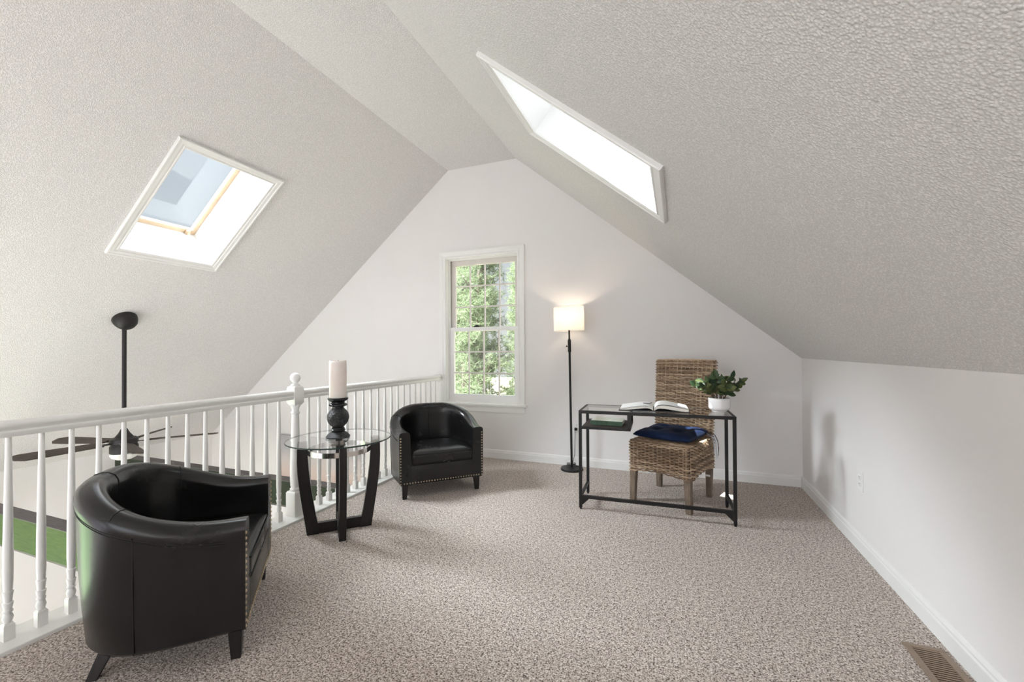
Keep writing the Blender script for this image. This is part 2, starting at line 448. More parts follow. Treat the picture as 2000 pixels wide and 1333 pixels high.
def frame4(bm, u0, u1, v0, v1, wu0, wu1, wv0, wv1, f, d0, d1):
    """four bars round a rectangle"""
    def b(a0, a1, b0, b1): prism(bm, [(a0, b0), (a1, b0), (a1, b1), (a0, b1)], f, d0, d1)
    b(u0, u1, v0, v0+wv0); b(u0, u1, v1-wv1, v1); b(u0, u0+wu0, v0+wv0, v1-wv1); b(u1-wu1, u1, v0+wv0, v1-wv1)


# ---- gable window
w1 = struct('window_1', 'white double-hung gable window with two rows of grid panes', 'window')
bm = bmesh.new()
WP = [(0, 0), (0, .014), (.18, .016), (.26, .011), (.4, .012), (.5, .017), (.85, .021), (1, .020), (1, 0)]
cu0, cu1, cz0, cz1 = OP[0]-.002, OP[1]+.002, OP[2], OP[3]+.002
loft(bm, [[Vector((cu0-.080*q, YB-h, cz0)) for q, h in WP], [Vector((cu0-.080*q, YB-h, cz1+.080*q)) for q, h in WP],
          [Vector((cu1+.080*q, YB-h, cz1+.080*q)) for q, h in WP], [Vector((cu1+.080*q, YB-h, cz0)) for q, h in WP]])
link('casing', bm, M['trim'], w1)
bm = bmesh.new(); box(bm, (OP[0]-.105, YB-.055, OP[2]-.026), (OP[1]+.105, YB+.075, OP[2])); link('sill', bm, M['trim'], w1, bevel=.006)
bm = bmesh.new(); box(bm, (OP[0]-.085, YB-.018, OP[2]-.095), (OP[1]+.085, YB, OP[2]-.026)); box(bm, (OP[0]-.085, YB-.024, OP[2]-.045), (OP[1]+.085, YB, OP[2]-.026)); link('apron', bm, M['trim'], w1, bevel=.003)
bm = bmesh.new(); frame4(bm, OP[0], OP[1], OP[2], OP[3], .004, .004, .004, .004, fB, .0, .16)
frame4(bm, OP[0]+.004, OP[1]-.004, OP[2]+.004, OP[3]-.004, .014, .014, .008, .012, fB, .055, .072)
frame4(bm, OP[0]+.004, OP[1]-.004, OP[2]+.004, OP[3]-.004, .022, .022, .010, .012, fB, .115, .16)
link('jamb', bm, M['trim'], w1)
ZM = 1.432
for nm, x0, x1, z0, z1, d0, d1, st, rt, rb in (('lower_sash', OP[0]+.012, OP[1]-.012, OP[2]+.006, ZM+.022, .062, .098, .052, .042, .080), ('upper_sash', OP[0]+.012, OP[1]-.012, ZM-.022, OP[3]-.006, .100, .132, .056, .066, .040)):
    bm = bmesh.new(); frame4(bm, x0, x1, z0, z1, st, st, rb, rt, fB, d0, d1)
    sash = link(nm, bm, M['sash'] if nm[0] == 'u' else M['trim'], w1, bevel=.003)
    gx0, gx1, gz0, gz1 = x0+st, x1-st, z0+rb, z1-rt
    bm = bmesh.new()
    for i in range(1, 4):
        x = gx0+(gx1-gx0)*i/4; prism(bm, [(x-.008, gz0), (x+.008, gz0), (x+.008, gz1), (x-.008, gz1)], fB, d0+.010, d1-.010)
    for i in range(1, 3):
        z = gz0+(gz1-gz0)*i/3; prism(bm, [(gx0, z-.008), (gx1, z-.008), (gx1, z+.008), (gx0, z+.008)], fB, d0+.009, d1-.009)
    link('muntin_grid', bm, M['sash'], sash)
    bm = bmesh.new(); dm = (d0+d1)/2
    bm.faces.new([bm.verts.new(fB(u, v, dm)) for u, v in ((gx0, gz0), (gx1, gz0), (gx1, gz1), (gx0, gz1))])
    link('pane', bm, M['pane'], sash)
bm = bmesh.new(); xc = (OP[0]+OP[1])/2-.09
box(bm, (xc-.035, YB+.068, ZM+.022), (xc+.035, YB+.094, ZM+.034)); lathe(bm, [(.018, ZM+.034), (.018, ZM+.046), (.010, ZM+.05)], 12, (xc, YB+.082, 0)); box(bm, (xc-.004, YB+.05, ZM+.036), (xc+.030, YB+.085, ZM+.046))
link('sash_lock', bm, M['black_metal'], w1, bevel=.002)


# ---- skylights
def skylight(name, label, H, f):
    w = struct(name, label, 'skylight')
    bm = bmesh.new(); casing_frame(bm, H, .068, lambda u, v, h: f(u, v, -h), CPROF); link('casing', bm, M['trim'], w)
    u0, u1, v0, v1 = H
    bm = bmesh.new()
    rings = [[f(u, v, d) for u, v in rect(H)] for d in (0, .222, .228, TH)]
    ins = .006
    rings[2] = [f(u+(ins if u == u0 else -ins), v+(ins if v == v0 else -ins), .222) for u, v in rect(H)]
    rings[3] = [f(u+(ins if u == u0 else -ins), v+(ins if v == v0 else -ins), TH+.02) for u, v in rect(H)]
    loft(bm, rings, True, False); link('shaft', bm, M['drywall'], w, recalc=False)
    a0, a1, b0, b1 = u0+.006, u1-.006, v0+.006, v1-.006
    bm = bmesh.new(); frame4(bm, a0, a1, b0, b1, .040, .040, .034, .034, f, .372, .405)
    sash = link('sash', bm, M['tan_wood'], w, bevel=.003)
    bm = bmesh.new(); frame4(bm, a0+.040, a1-.040, b0+.034, b1-.034, .010, .010, .010, .010, f, .376, .400); link('glazing_bead', bm, M['trim'], sash)
    bm = bmesh.new(); bm.faces.new([bm.verts.new(f(u, v, .392)) for u, v in rect((a0+.040, a1-.040, b0+.034, b1-.034))]); link('pane', bm, M['sky_pane'], sash)
    bm = bmesh.new(); prism(bm, [(a1-.045, b1-.090), (a1-.005, b1-.090), (a1-.005, b1-.055), (a1-.045, b1-.055)], f, .350, .374)
    prism(bm, [(a1-.035, b1-.082), (a1-.012, b1-.082), (a1-.012, b1-.062), (a1-.035, b1-.062)], f, .332, .352); link('latch', bm, M['tan_wood'], w, bevel=.003)
    bm = bmesh.new(); frame4(bm, u0-.05, u1+.05, v0-.05, v1+.05, .05, .05, .05, .05, f, TH, TH+.03); link('curb', bm, M['roof'], w)


skylight('window_2', 'skylight with blue sky showing in the left ceiling slope', HL, fL)
skylight('window_3', 'steeply seen bright skylight in the textured right ceiling slope', HR, fR)

# ------------------------------------------------------------------ balustrade
XB = -2.560
ba = thing('balustrade', 'white painted wooden balustrade along the open edge of the loft', 'railing', (XB, 0, .016))
ZB = .016
prof = [(-.026, 0), (.026, 0), (.030, .012), (.030, .020), (.022, .026), (.027, .034), (.033, .044), (.032, .054), (.024, .062), (.010, .066), (-.010, .066), (-.024, .062), (-.032, .054), (-.033, .044), (-.027, .034), (-.022, .026), (-.030, .020), (-.030, .012)]
ZR = .846-ZB
NEWY = 2.278
for y0, y1 in ((-.9, NEWY-.038), (NEWY+.038, YB-.024)):
    bm = bmesh.new(); loft(bm, [[Vector((u, y, ZR+v)) for u, v in prof] for y in (y0, y1)])
    link('handrail', bm, M['rail_white'], ba, smooth=40)
bm = bmesh.new(); lathe(bm, [(.063, 0), (.063, .010), (.054, .016), (.050, .022)], 28)
for v_ in bm.verts: v_.co = Vector((v_.co.x, YB-v_.co.z, ZR+.034+v_.co.y))
link('wall_rosette', bm, M['rail_white'], ba, smooth=40)
bm = bmesh.new()
q = .043
box(bm, (-q, NEWY-q, 0), (q, NEWY+q, .165))
loft(bm, [[Vector((sx_*r, NEWY+sy_*r, z)) for sx_, sy_ in ((-1, -1), (1, -1), (1, 1), (-1, 1))] for r, z in ((q, .165), (.036, .176))])
lathe(bm, [(.028, .172), (.036, .182), (.037, .190), (.031, .196), (.030, .204), (.033, .212), (.036, .28), (.036, .34), (.031, .50), (.026, .66), (.024, .722), (.031, .728), (.031, .736), (.024, .742), (.024, .758), (.030, .772), (.034, .786), (.034, .792)], 20, (0, NEWY, 0))
q2 = .040
loft(bm, [[Vector((sx_*r, NEWY+sy_*r, z)) for sx_, sy_ in ((-1, -1), (1, -1), (1, 1), (-1, 1))] for r, z in ((.028, .786), (q2, .806), (q2, .900), (.036, .912), (.036, .916), (.024, .924))])
lathe(bm, [(.026, .918), (.032, .926), (.030, .934), (.018, .940), (.016, .948), (.026, .956), (.0335, .970), (.035, .982), (.0325, .996), (.025, 1.008), (.012, 1.016), (.002, 1.018)], 24, (0, NEWY, 0))
link('newel_post', bm, M['rail_white'], ba, smooth=38)


def baluster(y, first=None):
    if first:
        o = first.copy(); C.objects.link(o); o.parent = ba; o.location = (0, y, 0); return o
    bm = bmesh.new(); q = .0165
    box(bm, (-q, -q, 0), (q, q, .062))
    loft(bm, [[Vector((sx_*r, sy_*r, z)) for sx_, sy_ in ((-1, -1), (1, -1), (1, 1), (-1, 1))] for r, z in ((q, .062), (.012, .070))])
    lathe(bm, [(.010, .066), (.014, .078), (.017, .090), (.014, .102), (.011, .108), (.015, .113), (.0155, .119), (.012, .124), (.014, .134), (.0165, .148), (.0165, .151), (.0125, .154), (.0135, .172), (.0155, .188), (.0165, .192), (.0165, .196), (.0135, .199), (.0155, .25), (.0155, .36), (.0130, .56), (.0105, .74), (.0095, ZR+.004)], 14)
    return link('baluster', bm, M['rail_white'], ba, (0, y, 0), smooth=38)


b0 = None
ys = [.874-.1*k for k in range(17, 0, -1)]+[.874+.0975*k for k in range(14)]+[2.395+.0985*k for k in range(19)]
for y in [v for v in ys if abs(v-NEWY) > .06 and v > -.8]:
    if b0 is None: b0 = baluster(y)
    else: baluster(y, b0)

# ------------------------------------------------------------------ beams and painting in the room below
for y0, y1, lab in ((1.685, 1.803, 'wooden tie beam coloured with green lawn light behind the near armchair'), (3.115, 3.235, 'wooden tie beam coloured dark green for shade beyond the side table legs')):
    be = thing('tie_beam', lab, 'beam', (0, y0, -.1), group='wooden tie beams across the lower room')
    bm = bmesh.new(); box(bm, (XW+.005, 0, -.245), (XE, y1-y0, -.006)); link('beam_body', bm, M['beam_lawn_lit'] if y0 < 2 else M['beam_shaded'], be)
    bm = bmesh.new(); box(bm, (XW+.005, -.0005, -.006), (XE, y1-y0, 0)); link('beam_top', bm, M['beam_top'], be)['label'] = 'dark grey upper face'
    bm = bmesh.new(); box(bm, (XW+.005, .004, -.262), (XE, y1-y0, -.245)); link('beam_underside', bm, M['beam_top'], be)
pa = thing('wall_painting', 'large soft grey and pink canvas on the lower gable wall', 'painting', (-4.4, YB, -.42))
bm = bmesh.new(); box(bm, (-.71, -.035, -.5), (.71, -.004, .47)); link('canvas', bm, M['canvas'], pa, bevel=.004)

# ------------------------------------------------------------------ ceiling fan
FX, FY = -4.628, 2.286
fz = ZC+(FX-XL)*math.tan(TL)
fan = thing('ceiling_fan', 'dark five-blade ceiling fan on a long rod beyond the railing', 'fan', (FX, FY, fz))
RZ = .39-fz     # blade level in the fan's frame
bm = bmesh.new()
mt = Matrix.Rotation(-TL, 4, 'Y')
lathe(bm, [(.001, -.105), (.03, -.104), (.052, -.094), (.074, -.070), (.088, -.036), (.092, -.004), (.090, .0)][::-1], 28)
for v_ in bm.verts: v_.co = mt @ v_.co
link('canopy', bm, M['dark_bronze'], fan, smooth=50)
bm = bmesh.new(); tube(bm, [(0, 0, -.08), (0, 0, RZ+.09)], .0165, 16); link('downrod', bm, M['dark_bronze'], fan, smooth=50)
bm = bmesh.new()
lathe(bm, [(.020, RZ+.115), (.026, RZ+.105), (.040, RZ+.075), (.062, RZ+.045), (.066, RZ+.038), (.085, RZ+.034), (.098, RZ+.025), (.100, RZ+.0), (.100, RZ-.012), (.090, RZ-.016), (.094, RZ-.030), (.100, RZ-.040), (.100, RZ-.095), (.086, RZ-.105)][::-1], 32)
link('motor_housing', bm, M['dark_bronze'], fan, smooth=40)
bm = bmesh.new()
lathe(bm, [(.096, RZ-.100), (.098, RZ-.120), (.085, RZ-.142), (.055, RZ-.158), (.02, RZ-.165), (.001, RZ-.166)], 32)
link('light_bowl', bm, M['bowl'], fan, smooth=60)['label'] = 'white frosted glass light bowl'
for k in range(5):
    a = math.radians(52+72*k)
    bm = bmesh.new(); pit = math.radians(13)
    rows = []
    for i in range(13):
        u = i/12; x = .16+.52*u
        hw = .050+.016*smoothstep(u*1.3)
        if u > .9: hw *= math.sqrt(max(0, 1-((u-.9)/.1)**2*.75))
        sk = .018*u
        y0, y1 = -hw+sk*0, hw
        rows.append([Vector((x+(.02 if i == 12 else 0), y0*math.cos(pit), -y0*math.sin(pit)-.004)), Vector((x, y1*math.cos(pit), -y1*math.sin(pit)-.004)), Vector((x, y1*math.cos(pit), -y1*math.sin(pit)+.004)), Vector((x+(.02 if i == 12 else 0), y0*math.cos(pit), -y0*math.sin(pit)+.004))])
    loft(bm, rows)
    bl = link('fan_blade', bm, M['blade'], fan, (0, 0, RZ), (0, 0, a))
    bm = bmesh.new()
    box(bm, (.085, -.022, -.010), (.19, .022, -.003), Matrix.Rotation(-pit*.6, 4, 'X')); box(bm, (.16, -.034, -.0085), (.24, .034, -.005), Matrix.Rotation(-pit, 4, 'X'))
    link('blade_bracket', bm, M['dark_bronze'], bl, bevel=.002)

# ------------------------------------------------------------------ tub armchairs
WT = .088   # wall thickness


def u_curve(n=56):
    """outer plan outline from the left front corner round the back to the right front corner: (point, outward normal, fraction)"""
    hw, yf, yc = .352, -.325, -.03
    pts = []
    for i in range(14):
        u = i/14; pts.append(Vector((-hw-.022*smoothstep(u), yf+(yc-yf)*u, 0)))
    for i in range(n+1):
        a = PI-PI*i/n
        ex = .92
        ca, sa = math.cos(a), math.sin(a)
        pts.append(Vector(((hw+.022)*math.copysign(abs(ca)**ex, ca), yc+.305*abs(sa)**ex, 0)))
    for i in range(13, -1, -1):
        u = i/14; pts.append((Vector((hw+.022*smoothstep(u), yf+(yc-yf)*u, 0))))
    out = []; L = [0]
    for a, b in zip(pts, pts[1:]): L.append(L[-1]+(b-a).length)
    for i, p in enumerate(pts):
        d = (pts[min(i+1, len(pts)-1)]-pts[max(i-1, 0)]).normalized()
        out.append((p, Vector((-d.y, d.x, 0)), L[i]/L[-1]))
    return out


def arm_h(t):
    e = min(t, 1-t)*2
    return .535+.160*smoothstep((e-.06)/.80)


def make_armchair(label, loc, rz):
    ch = thing('tub_armchair', label, 'armchair', loc, rz, 'black tub armchairs beside the glass table')
    U = u_curve()
    bm = bmesh.new(); rings = []
    for p, n, t_ in U:
        h = arm_h(t_)
        back = smoothstep(min(t_, 1-t_)*2*1.25-.15)
        tp = .002+.026*back; fr_ = 1-smoothstep(min(t_, 1-t_)*2*4)
        mixp = lambda a, b: tuple(x_*fr_+y_*(1-fr_) for x_, y_ in zip(a, b))
        sec = [(tp+.034, .112), (tp+.012, .116), (tp+.002, .130), (tp*.62+.001, .25), (tp*.3, .38), (.001, h-.085), mixp((0, h-.060), (-.004, h-.060)), mixp((0, h-.036), (-.005, h-.040)), mixp((.001, h-.018), (.001, h-.020)), mixp((.008, h-.005), (.014, h-.006)), mixp((.024, h), (.036, h)), mixp((.062, h), (.060, h-.002)), mixp((.078, h-.004), (.078, h-.012)), mixp((.086, h-.014), (.088, h-.030)), mixp((.088, h-.034), (.092, h-.055)), (.090, h-.10), (.094, .36), (.098, .24), (.098, .112)]
        rings.append([p-n*o_+Vector((0, 0, z)) for o_, z in sec])
    loft(bm, rings)
    link('upholstered_shell', bm, M['leather'], ch, smooth=48)
    # deck under the cushion and the front panel
    inner = [(p-n*(WT+.008)) for p, n, t_ in U]
    inn = [v for v in inner if v.y > -.29]
    bm = bmesh.new(); loft(bm, [[Vector((v.x, v.y, z)) for v in inn] for z in (.125, .262)]); link('seat_deck', bm, M['leather'], ch)
    bm = bmesh.new(); box(bm, (-.262, -.323, .114), (.262, -.28, .268)); link('front_panel', bm, M['leather'], ch, smooth=40, bevel=.008)
    # cushion
    bm = bmesh.new(); rings = []
    plan = [(v.x, v.y) for v in inner if v.y > -.20]
    fx = .256
    n_f = 16
    front = [(fx-2*fx*i/n_f, -.328) for i in range(n_f+1)]
    plan = [(x_, y_) for x_, y_ in plan]+[(fx, -.315), (fx-.004, -.324)]+front[1:-1]+[(-fx+.004, -.324), (-fx, -.315)]
    cx_, cy_ = 0, -.04
    for sc_, z in ((.955, .268), (.985, .272), (1.0, .285), (1.0, .335), (.992, .350), (.97, .360), (.90, .370), (.7, .380), (.35, .386), (.02, .388)):
        rings.append([Vector((cx_+(x_-cx_)*sc_, cy_+(y_-cy_)*sc_, z)) for x_, y_ in plan])
    loft(bm, rings); cu = link('seat_cushion', bm, M['leather'], ch, smooth=70)
    bm = bmesh.new()
    tube(bm, [(-fx+.012, -.3255, .352), (-fx*.5, -.3285, .353), (fx*.5, -.3285, .353), (fx-.012, -.3255, .352)], .0035, 6); tube(bm, [(-fx+.012, -.3285, .276), (fx-.012, -.3285, .276)], .003, 6)
    link('cushion_piping', bm, M['leather'], cu, smooth=60)
    # stitched seams
    bm = bmesh.new()
    def along(off, dz, i0=0, i1=None):
        return [p-n*off+Vector((0, 0, arm_h(t_)+dz)) for p, n, t_ in U[i0:i1]]
    tube(bm, along(-.0030, -.066, 3, -3), .0016, 5); tube(bm, along(-.0018, -.075, 3, -3), .0012, 5)
    for i in (16, len(U)//2, len(U)-17):
        p, n, t_ = U[i]; h = arm_h(t_); back = smoothstep(min(t_, 1-t_)*2*1.25-.15); tp = .002+.026*back
        if i != len(U)//2: tube(bm, [p-n*o_+Vector((0, 0, z)) for o_, z in ((tp, .125), (tp*.62, .25), (tp*.3-.002, .38), (.002, h-.085), (-.006, h-.060))], .0022, 5)
    for i in (20, len(U)//2, len(U)-21):
        p, n, t_ = U[i]; h = arm_h(t_)
        tube(bm, [p-n*o_+Vector((0, 0, z)) for o_, z in ((.0, h-.020), (.014, h-.005), (.036, h+.001), (.060, h-.001), (.079, h-.011), (.089, h-.030), (.093, h-.055), (.091, h-.10), (.095, .37))], .0018, 5)
    link('stitched_seams', bm, M['leather'], ch, smooth=60)
    # nail heads down both front edges and along the bottom
    bm = bmesh.new()
    for s in (-1, 1):
        z = .130
        while z < .497:
            bump_disc(bm, (s*.340, -.325, z), (0, -1, 0), .0066, .0045); z += .0225
    for i in range(29):
        x = -.312+.624*i/28; bump_disc(bm, (x, -.3235 if abs(x) < .25 else -.3255, .130), (0, -1, 0), .0066, .0045)
    link('nailhead_trim', bm, M['brass'], ch, smooth=60)['label'] = 'row of antique brass nail heads'
    for fx_, fy_, tx_, ty_ in ((-.305, -.288, -.300, -.285), (.305, -.288, .300, -.285), (-.235, .172, -.205, .120), (.235, .172, .205, .120)):
        bm = bmesh.new()
        loft(bm, [[Vector((cx+sx_*r, cy+sy_*r, z)) for sx_, sy_ in ((-1, -1), (1, -1), (1, 1), (-1, 1))] for cx, cy, r, z in ((fx_, fy_, .0165, 0), (tx_, ty_, .0245, .125))])
        link('leg', bm, M['dark_wood'], ch, bevel=.002)
    return ch


def chair_at(A, B, nx, ny):
    d = Vector((B[0]-A[0], B[1]-A[1])); m_ = (Vector(A)+Vector(B))/2
    rz = math.atan2(nx, -ny)
    return (m_.x-nx*.288, m_.y-ny*.288, 0), rz


loc, rz = chair_at((-2.033, 1.598), (-1.609, 1.157), .721, .693)
make_armchair('near black leather tub armchair seen from its back and side', loc, rz)
loc, rz = chair_at((-2.042, 2.855), (-1.610, 3.291), .7104, -.7038)
make_armchair('black leather tub armchair by the window facing the room', loc, rz)

# ------------------------------------------------------------------ round side table, candle holder, candle
TC = (-2.100, 2.222)
st = thing('side_table', 'round glass-topped side table with bowed dark wooden legs', 'table', (*TC, 0))
bm = bmesh.new()
loft(bm, [[Vector((r*math.cos(2*PI*k/72), r*math.sin(2*PI*k/72), z)) for k in range(72)] for r, z in ((.322, .604), (.325, .6045))], True, False)
R0 = [Vector((.326*math.cos(2*PI*k/72), .326*math.sin(2*PI*k/72), .612)) for k in range(72)]
bm.faces.new([bm.verts.new(v) for v in R0])
top = link('glass_top', bm, M['table_glass'], st)
bm = bmesh.new()
loft(bm, [[Vector((r*math.cos(2*PI*k/72), r*math.sin(2*PI*k/72), z)) for k in range(72)] for r, z in ((.326, .612), (.329, .609), (.329, .606), (.325, .603))], True, False)
link('glass_rim', bm, M['glass_edge'], top, smooth=60)
for k in range(4):
    a = math.radians(-45+90*k)+(.05 if k == 0 else 0)
    bm = bmesh.new()
    out_ = [(.252, .603), (.255, .55), (.256, .48), (.253, .40), (.242, .30), (.228, .20), (.213, .10), (.198, 0)]
    inn_ = [(.128, 0), (.132, .055), (.146, .12), (.162, .22), (.178, .33), (.188, .42), (.193, .50), (.198, .603)]
    poly = out_+inn_
    prism(bm, poly, lambda u, v, w: Vector((u, w, v)), -.021, .021)
    link('leg', bm, M['dark_wood'], st, rot=(0, 0, a), bevel=.002)
for k in range(2):
    bm = bmesh.new(); box(bm, (-.14, -.017, .004), (.14, .017, .075 if k == 0 else .070)); link('cross_stretcher', bm, M['dark_wood'], st, rot=(0, 0, math.radians(-45+90*k)), bevel=.002)
bm = bmesh.new()
loft(bm, [[Vector((r*math.cos(2*PI*k/64), r*math.sin(2*PI*k/64), z)) for k in range(64)] for r, z in ((.193, .520), (.196, .520), (.196, .552), (.193, .552), (.193, .520))], True, False)
link('ring_brace', bm, M['chrome'], st, smooth=40)['label'] = 'polished chrome ring'
CH = (-2.115, 2.222, .6125)
h = thing('candle_holder', 'carved black pedestal candle holder on the round glass table', 'candle holder', CH)
bm = bmesh.new()
lathe(bm, [(.074, 0), (.0765, .005), (.0765, .010), (.071, .014), (.066, .022), (.054, .032), (.042, .038), (.038, .041)], 40); link('foot', bm, M['carved'], h, smooth=50)
bm = bmesh.new()
lathe(bm, [(.036, .039), (.043, .043), (.0465, .049), (.046, .054), (.040, .058), (.041, .062), (.038, .067), (.032, .071)], 40); link('lower_ring', bm, M['black_gloss'], h, smooth=50)
bm = bmesh.new()
lathe(bm, [(.032, .070), (.040, .076), (.053, .088), (.064, .106), (.0695, .128), (.0695, .142), (.065, .160), (.055, .177), (.043, .190), (.036, .197)], 48); link('carved_bulb', bm, M['carved'], h, smooth=60)
bm = bmesh.new()
lathe(bm, [(.035, .195), (.037, .206), (.050, .209), (.0575, .214), (.058, .221), (.052, .227), (.042, .230), (.041, .236), (.050, .243), (.061, .250), (.065, .257), (.065, .265), (.058, .265)], 40); link('cup', bm, M['black_gloss'], h, smooth=50)
cd = thing('pillar_candle', 'tall cream pillar candle standing in the black holder', 'candle', (CH[0], CH[1], CH[2]+.2655))
bm = bmesh.new(); rings = []
for r, z, w_ in ((.053, 0, 0), (.0545, .004, 0), (.0545, .225, 0), (.0535, .243, .003), (.050, .246, .004), (.046, .236, .003), (.02, .231, 0)):
    rings.append([Vector((r*math.cos(2*PI*k/40), r*math.sin(2*PI*k/40), z+w_*.5*math.sin(4*PI*k/40+1)+w_*.3*math.sin(10*PI*k/40))) for k in range(40)])
loft(bm, rings); link('wax_body', bm, M['wax'], cd, smooth=50)
bm = bmesh.new(); tube(bm, [(0, 0, .228), (.001, .001, .242), (.004, .002, .250)], .0014, 6); link('wick', bm, M['black_metal'], cd)

# ------------------------------------------------------------------ desk
DA = math.atan2(3.190-3.146, .359+.677)
dk = thing('writing_desk', 'slim black metal desk with a clear glass top', 'desk', (-.677, 3.146, 0), DA)
DL, DD, DH, q = 1.036, .358, .735, .011
bm = bmesh.new()
for lx, ly in ((0, 0), (DL, 0), (0, DD), (DL, DD)):
    bm2 = bmesh.new(); box(bm2, (lx-q, ly-q, .012), (lx+q, ly+q, DH-.022)); lathe(bm2, [(.009, 0), (.009, .012)], 10, (lx, ly, 0))
    link('leg', bm2, M['black_metal'], dk, bevel=.0015)
box(bm, (-q, -q, DH-.022), (DL+q, q, DH)); box(bm, (-q, DD-q, DH-.022), (DL+q, DD+q, DH)); box(bm, (-q, q, DH-.022), (q, DD-q, DH)); box(bm, (DL-q, q, DH-.022), (DL+q, DD-q, DH))
link('top_frame', bm, M['black_metal'], dk, bevel=.0015)
bm = bmesh.new(); bm.faces.new([bm.verts.new(p) for p in ((q, q, DH-.0008), (DL-q, q, DH-.0008), (DL-q, DD-q, DH-.0008), (q, DD-q, DH-.0008))])
link('glass_top', bm, M['table_glass'], dk)
bm = bmesh.new(); box(bm, (q, -q, .082), (DL-q, q, .104))
for s, lx in ((1, q), (-1, DL-q)): prism(bm, [(lx, .083), (lx+s*.055, .083), (lx, .030)], lambda u, v, w: Vector((u, w, v)), -.004, .004)
link('front_stretcher', bm, M['black_metal'], dk)
for lx in (0, DL):
    bm = bmesh.new(); box(bm, (lx-.009, q, .084), (lx+.009, DD-q, .104)); link('side_stretcher', bm, M['black_metal'], dk)
SX = .352
bm = bmesh.new()
for ly in (0, DD): box(bm, (SX-q, ly-.010, .600), (SX+q, ly+.010, DH-.022))
box(bm, (SX-q, .010, .598), (SX+q, DD-.010, .618))
box(bm, (q, -.010, .598), (SX+q, .010, .617)); box(bm, (q, DD-.010, .598), (SX+q, DD+.010, .617))
link('shelf_hanger', bm, M['black_metal'], dk)
bm = bmesh.new(); box(bm, (q, .010, .604), (SX-q, DD-.010, .616)); link('shelf', bm, M['shelf_wood'], dk)['label'] = 'dark brown board hung below the left end'
DM = Matrix.Translation((-.677, 3.146, 0)) @ Matrix.Rotation(DA, 4, 'Z')
on_desk = lambda x, y, z: DM @ Vector((x, y, z))

# open book
ob = thing('open_book', 'large open book with white pages lying on the glass desk', 'book', on_desk(.520, .225, DH+.0004), DA+.01)
bm = bmesh.new(); box(bm, (-.248, -.138, 0), (.248, .138, .004)); link('cover', bm, M['book_cover'], ob, bevel=.0015)
for s in (-1, 1):
    xs = [0.004, .012, .025, .045, .07, .10, .14, .18, .215, .238]
    hi = [.012, .026, .037, .043, .0445, .042, .036, .029, .0235, .020]
    lo = [.0045, .010, .018, .022, .0215, .018, .012, .007, .0045, .0045]
    if s == -1:
        hi = [.012, .022, .030, .034, .0345, .032, .026, .020, .015, .012]; lo = [.0045, .012, .018, .021, .020, .0155, .010, .0055, .0045, .0045]
    bm = bmesh.new()
    T_ = [[bm.verts.new((s*x, y, z)) for x, z in zip(xs, hi)] for y in (-.132, 0, .132)]
    B_ = [[bm.verts.new((s*x, y, z)) for x, z in zip(xs, lo)] for y in (-.132, 0, .132)]
    for i in range(len(xs)-1):
        for j in range(2):
            bm.faces.new((T_[j][i], T_[j][i+1], T_[j+1][i+1], T_[j+1][i])); bm.faces.new((B_[j][i], B_[j+1][i], B_[j+1][i+1], B_[j][i+1]))
        for j in (0, 2): bm.faces.new((B_[j][i], B_[j][i+1], T_[j][i+1], T_[j][i])).material_index = 1
    for i in (0, len(xs)-1):
        for j in range(2): bm.faces.new((B_[j][i], T_[j][i], T_[j+1][i], B_[j+1][i])).material_index = 1
    pg = link('page_block', bm, [M['page'], M['page_edge']], ob, smooth=50)
    # the uppermost leaf, lifting a little
    bm = bmesh.new(); rows = []
    for y in (-.132, .132): rows.append([Vector((s*x, y, z+.0012+.006*math.sin(PI*i/9)*(1 if s == 1 else .55))) for i, (x, z) in enumerate(zip(xs, hi))])
    loft(bm, rows, False, False); link('loose_leaf', bm, M['page'], pg, smooth=60)
bm = bmesh.new(); tube(bm, [(-.012, .10, .038), (-.020, .03, .0395), (-.040, -.02, .0435), (-.075, -.02, .0448)], .0028, 6)
link('bookmark_ribbon', bm, M['book_cover'], ob, smooth=60)

# closed green book on the shelf
gb = thing('closed_book', 'closed book with green cloth spine on the desk shelf', 'book', on_desk(.187, .165, .6165), DA-.06)
bm = bmesh.new(); box(bm, (-.118, -.085, 0), (.118, .085, .0035)); box(bm, (-.118, -.088, 0), (.118, -.083, .034)); link('green_cover', bm, M['green_cover'], gb, bevel=.0012)
bm = bmesh.new(); box(bm, (-.114, -.083, .0035), (.114, .080, .0305)); link('page_block', bm, M['page_edge'], gb)
bm = bmesh.new(); box(bm, (-.118, -.083, .0305), (.118, .085, .0345)); link('front_board', bm, M['cream_cover'], gb, bevel=.0012)['label'] = 'cream front board'

# potted plant
pp = thing('potted_plant', 'leafy green plant in a small white ceramic pot', 'plant', on_desk(.972, .222, DH+.0004))
bm = bmesh.new()
lathe(bm, [(.050, 0), (.051, .006), (.052, .009), (.061, .014), (.070, .024), (.073, .036), (.073, .092), (.0715, .098), (.068, .100), (.066, .096), (.066, .084)], 40)
link('pot', bm, M['ceramic'], pp, smooth=45)
bm = bmesh.new(); lathe(bm, [(.0665, .084), (.04, .088), (.001, .089)], 24, cap=False); link('soil', bm, M['soil'], pp)
pr_ = random.Random(21)
bs = bmesh.new(); bf = bmesh.new()


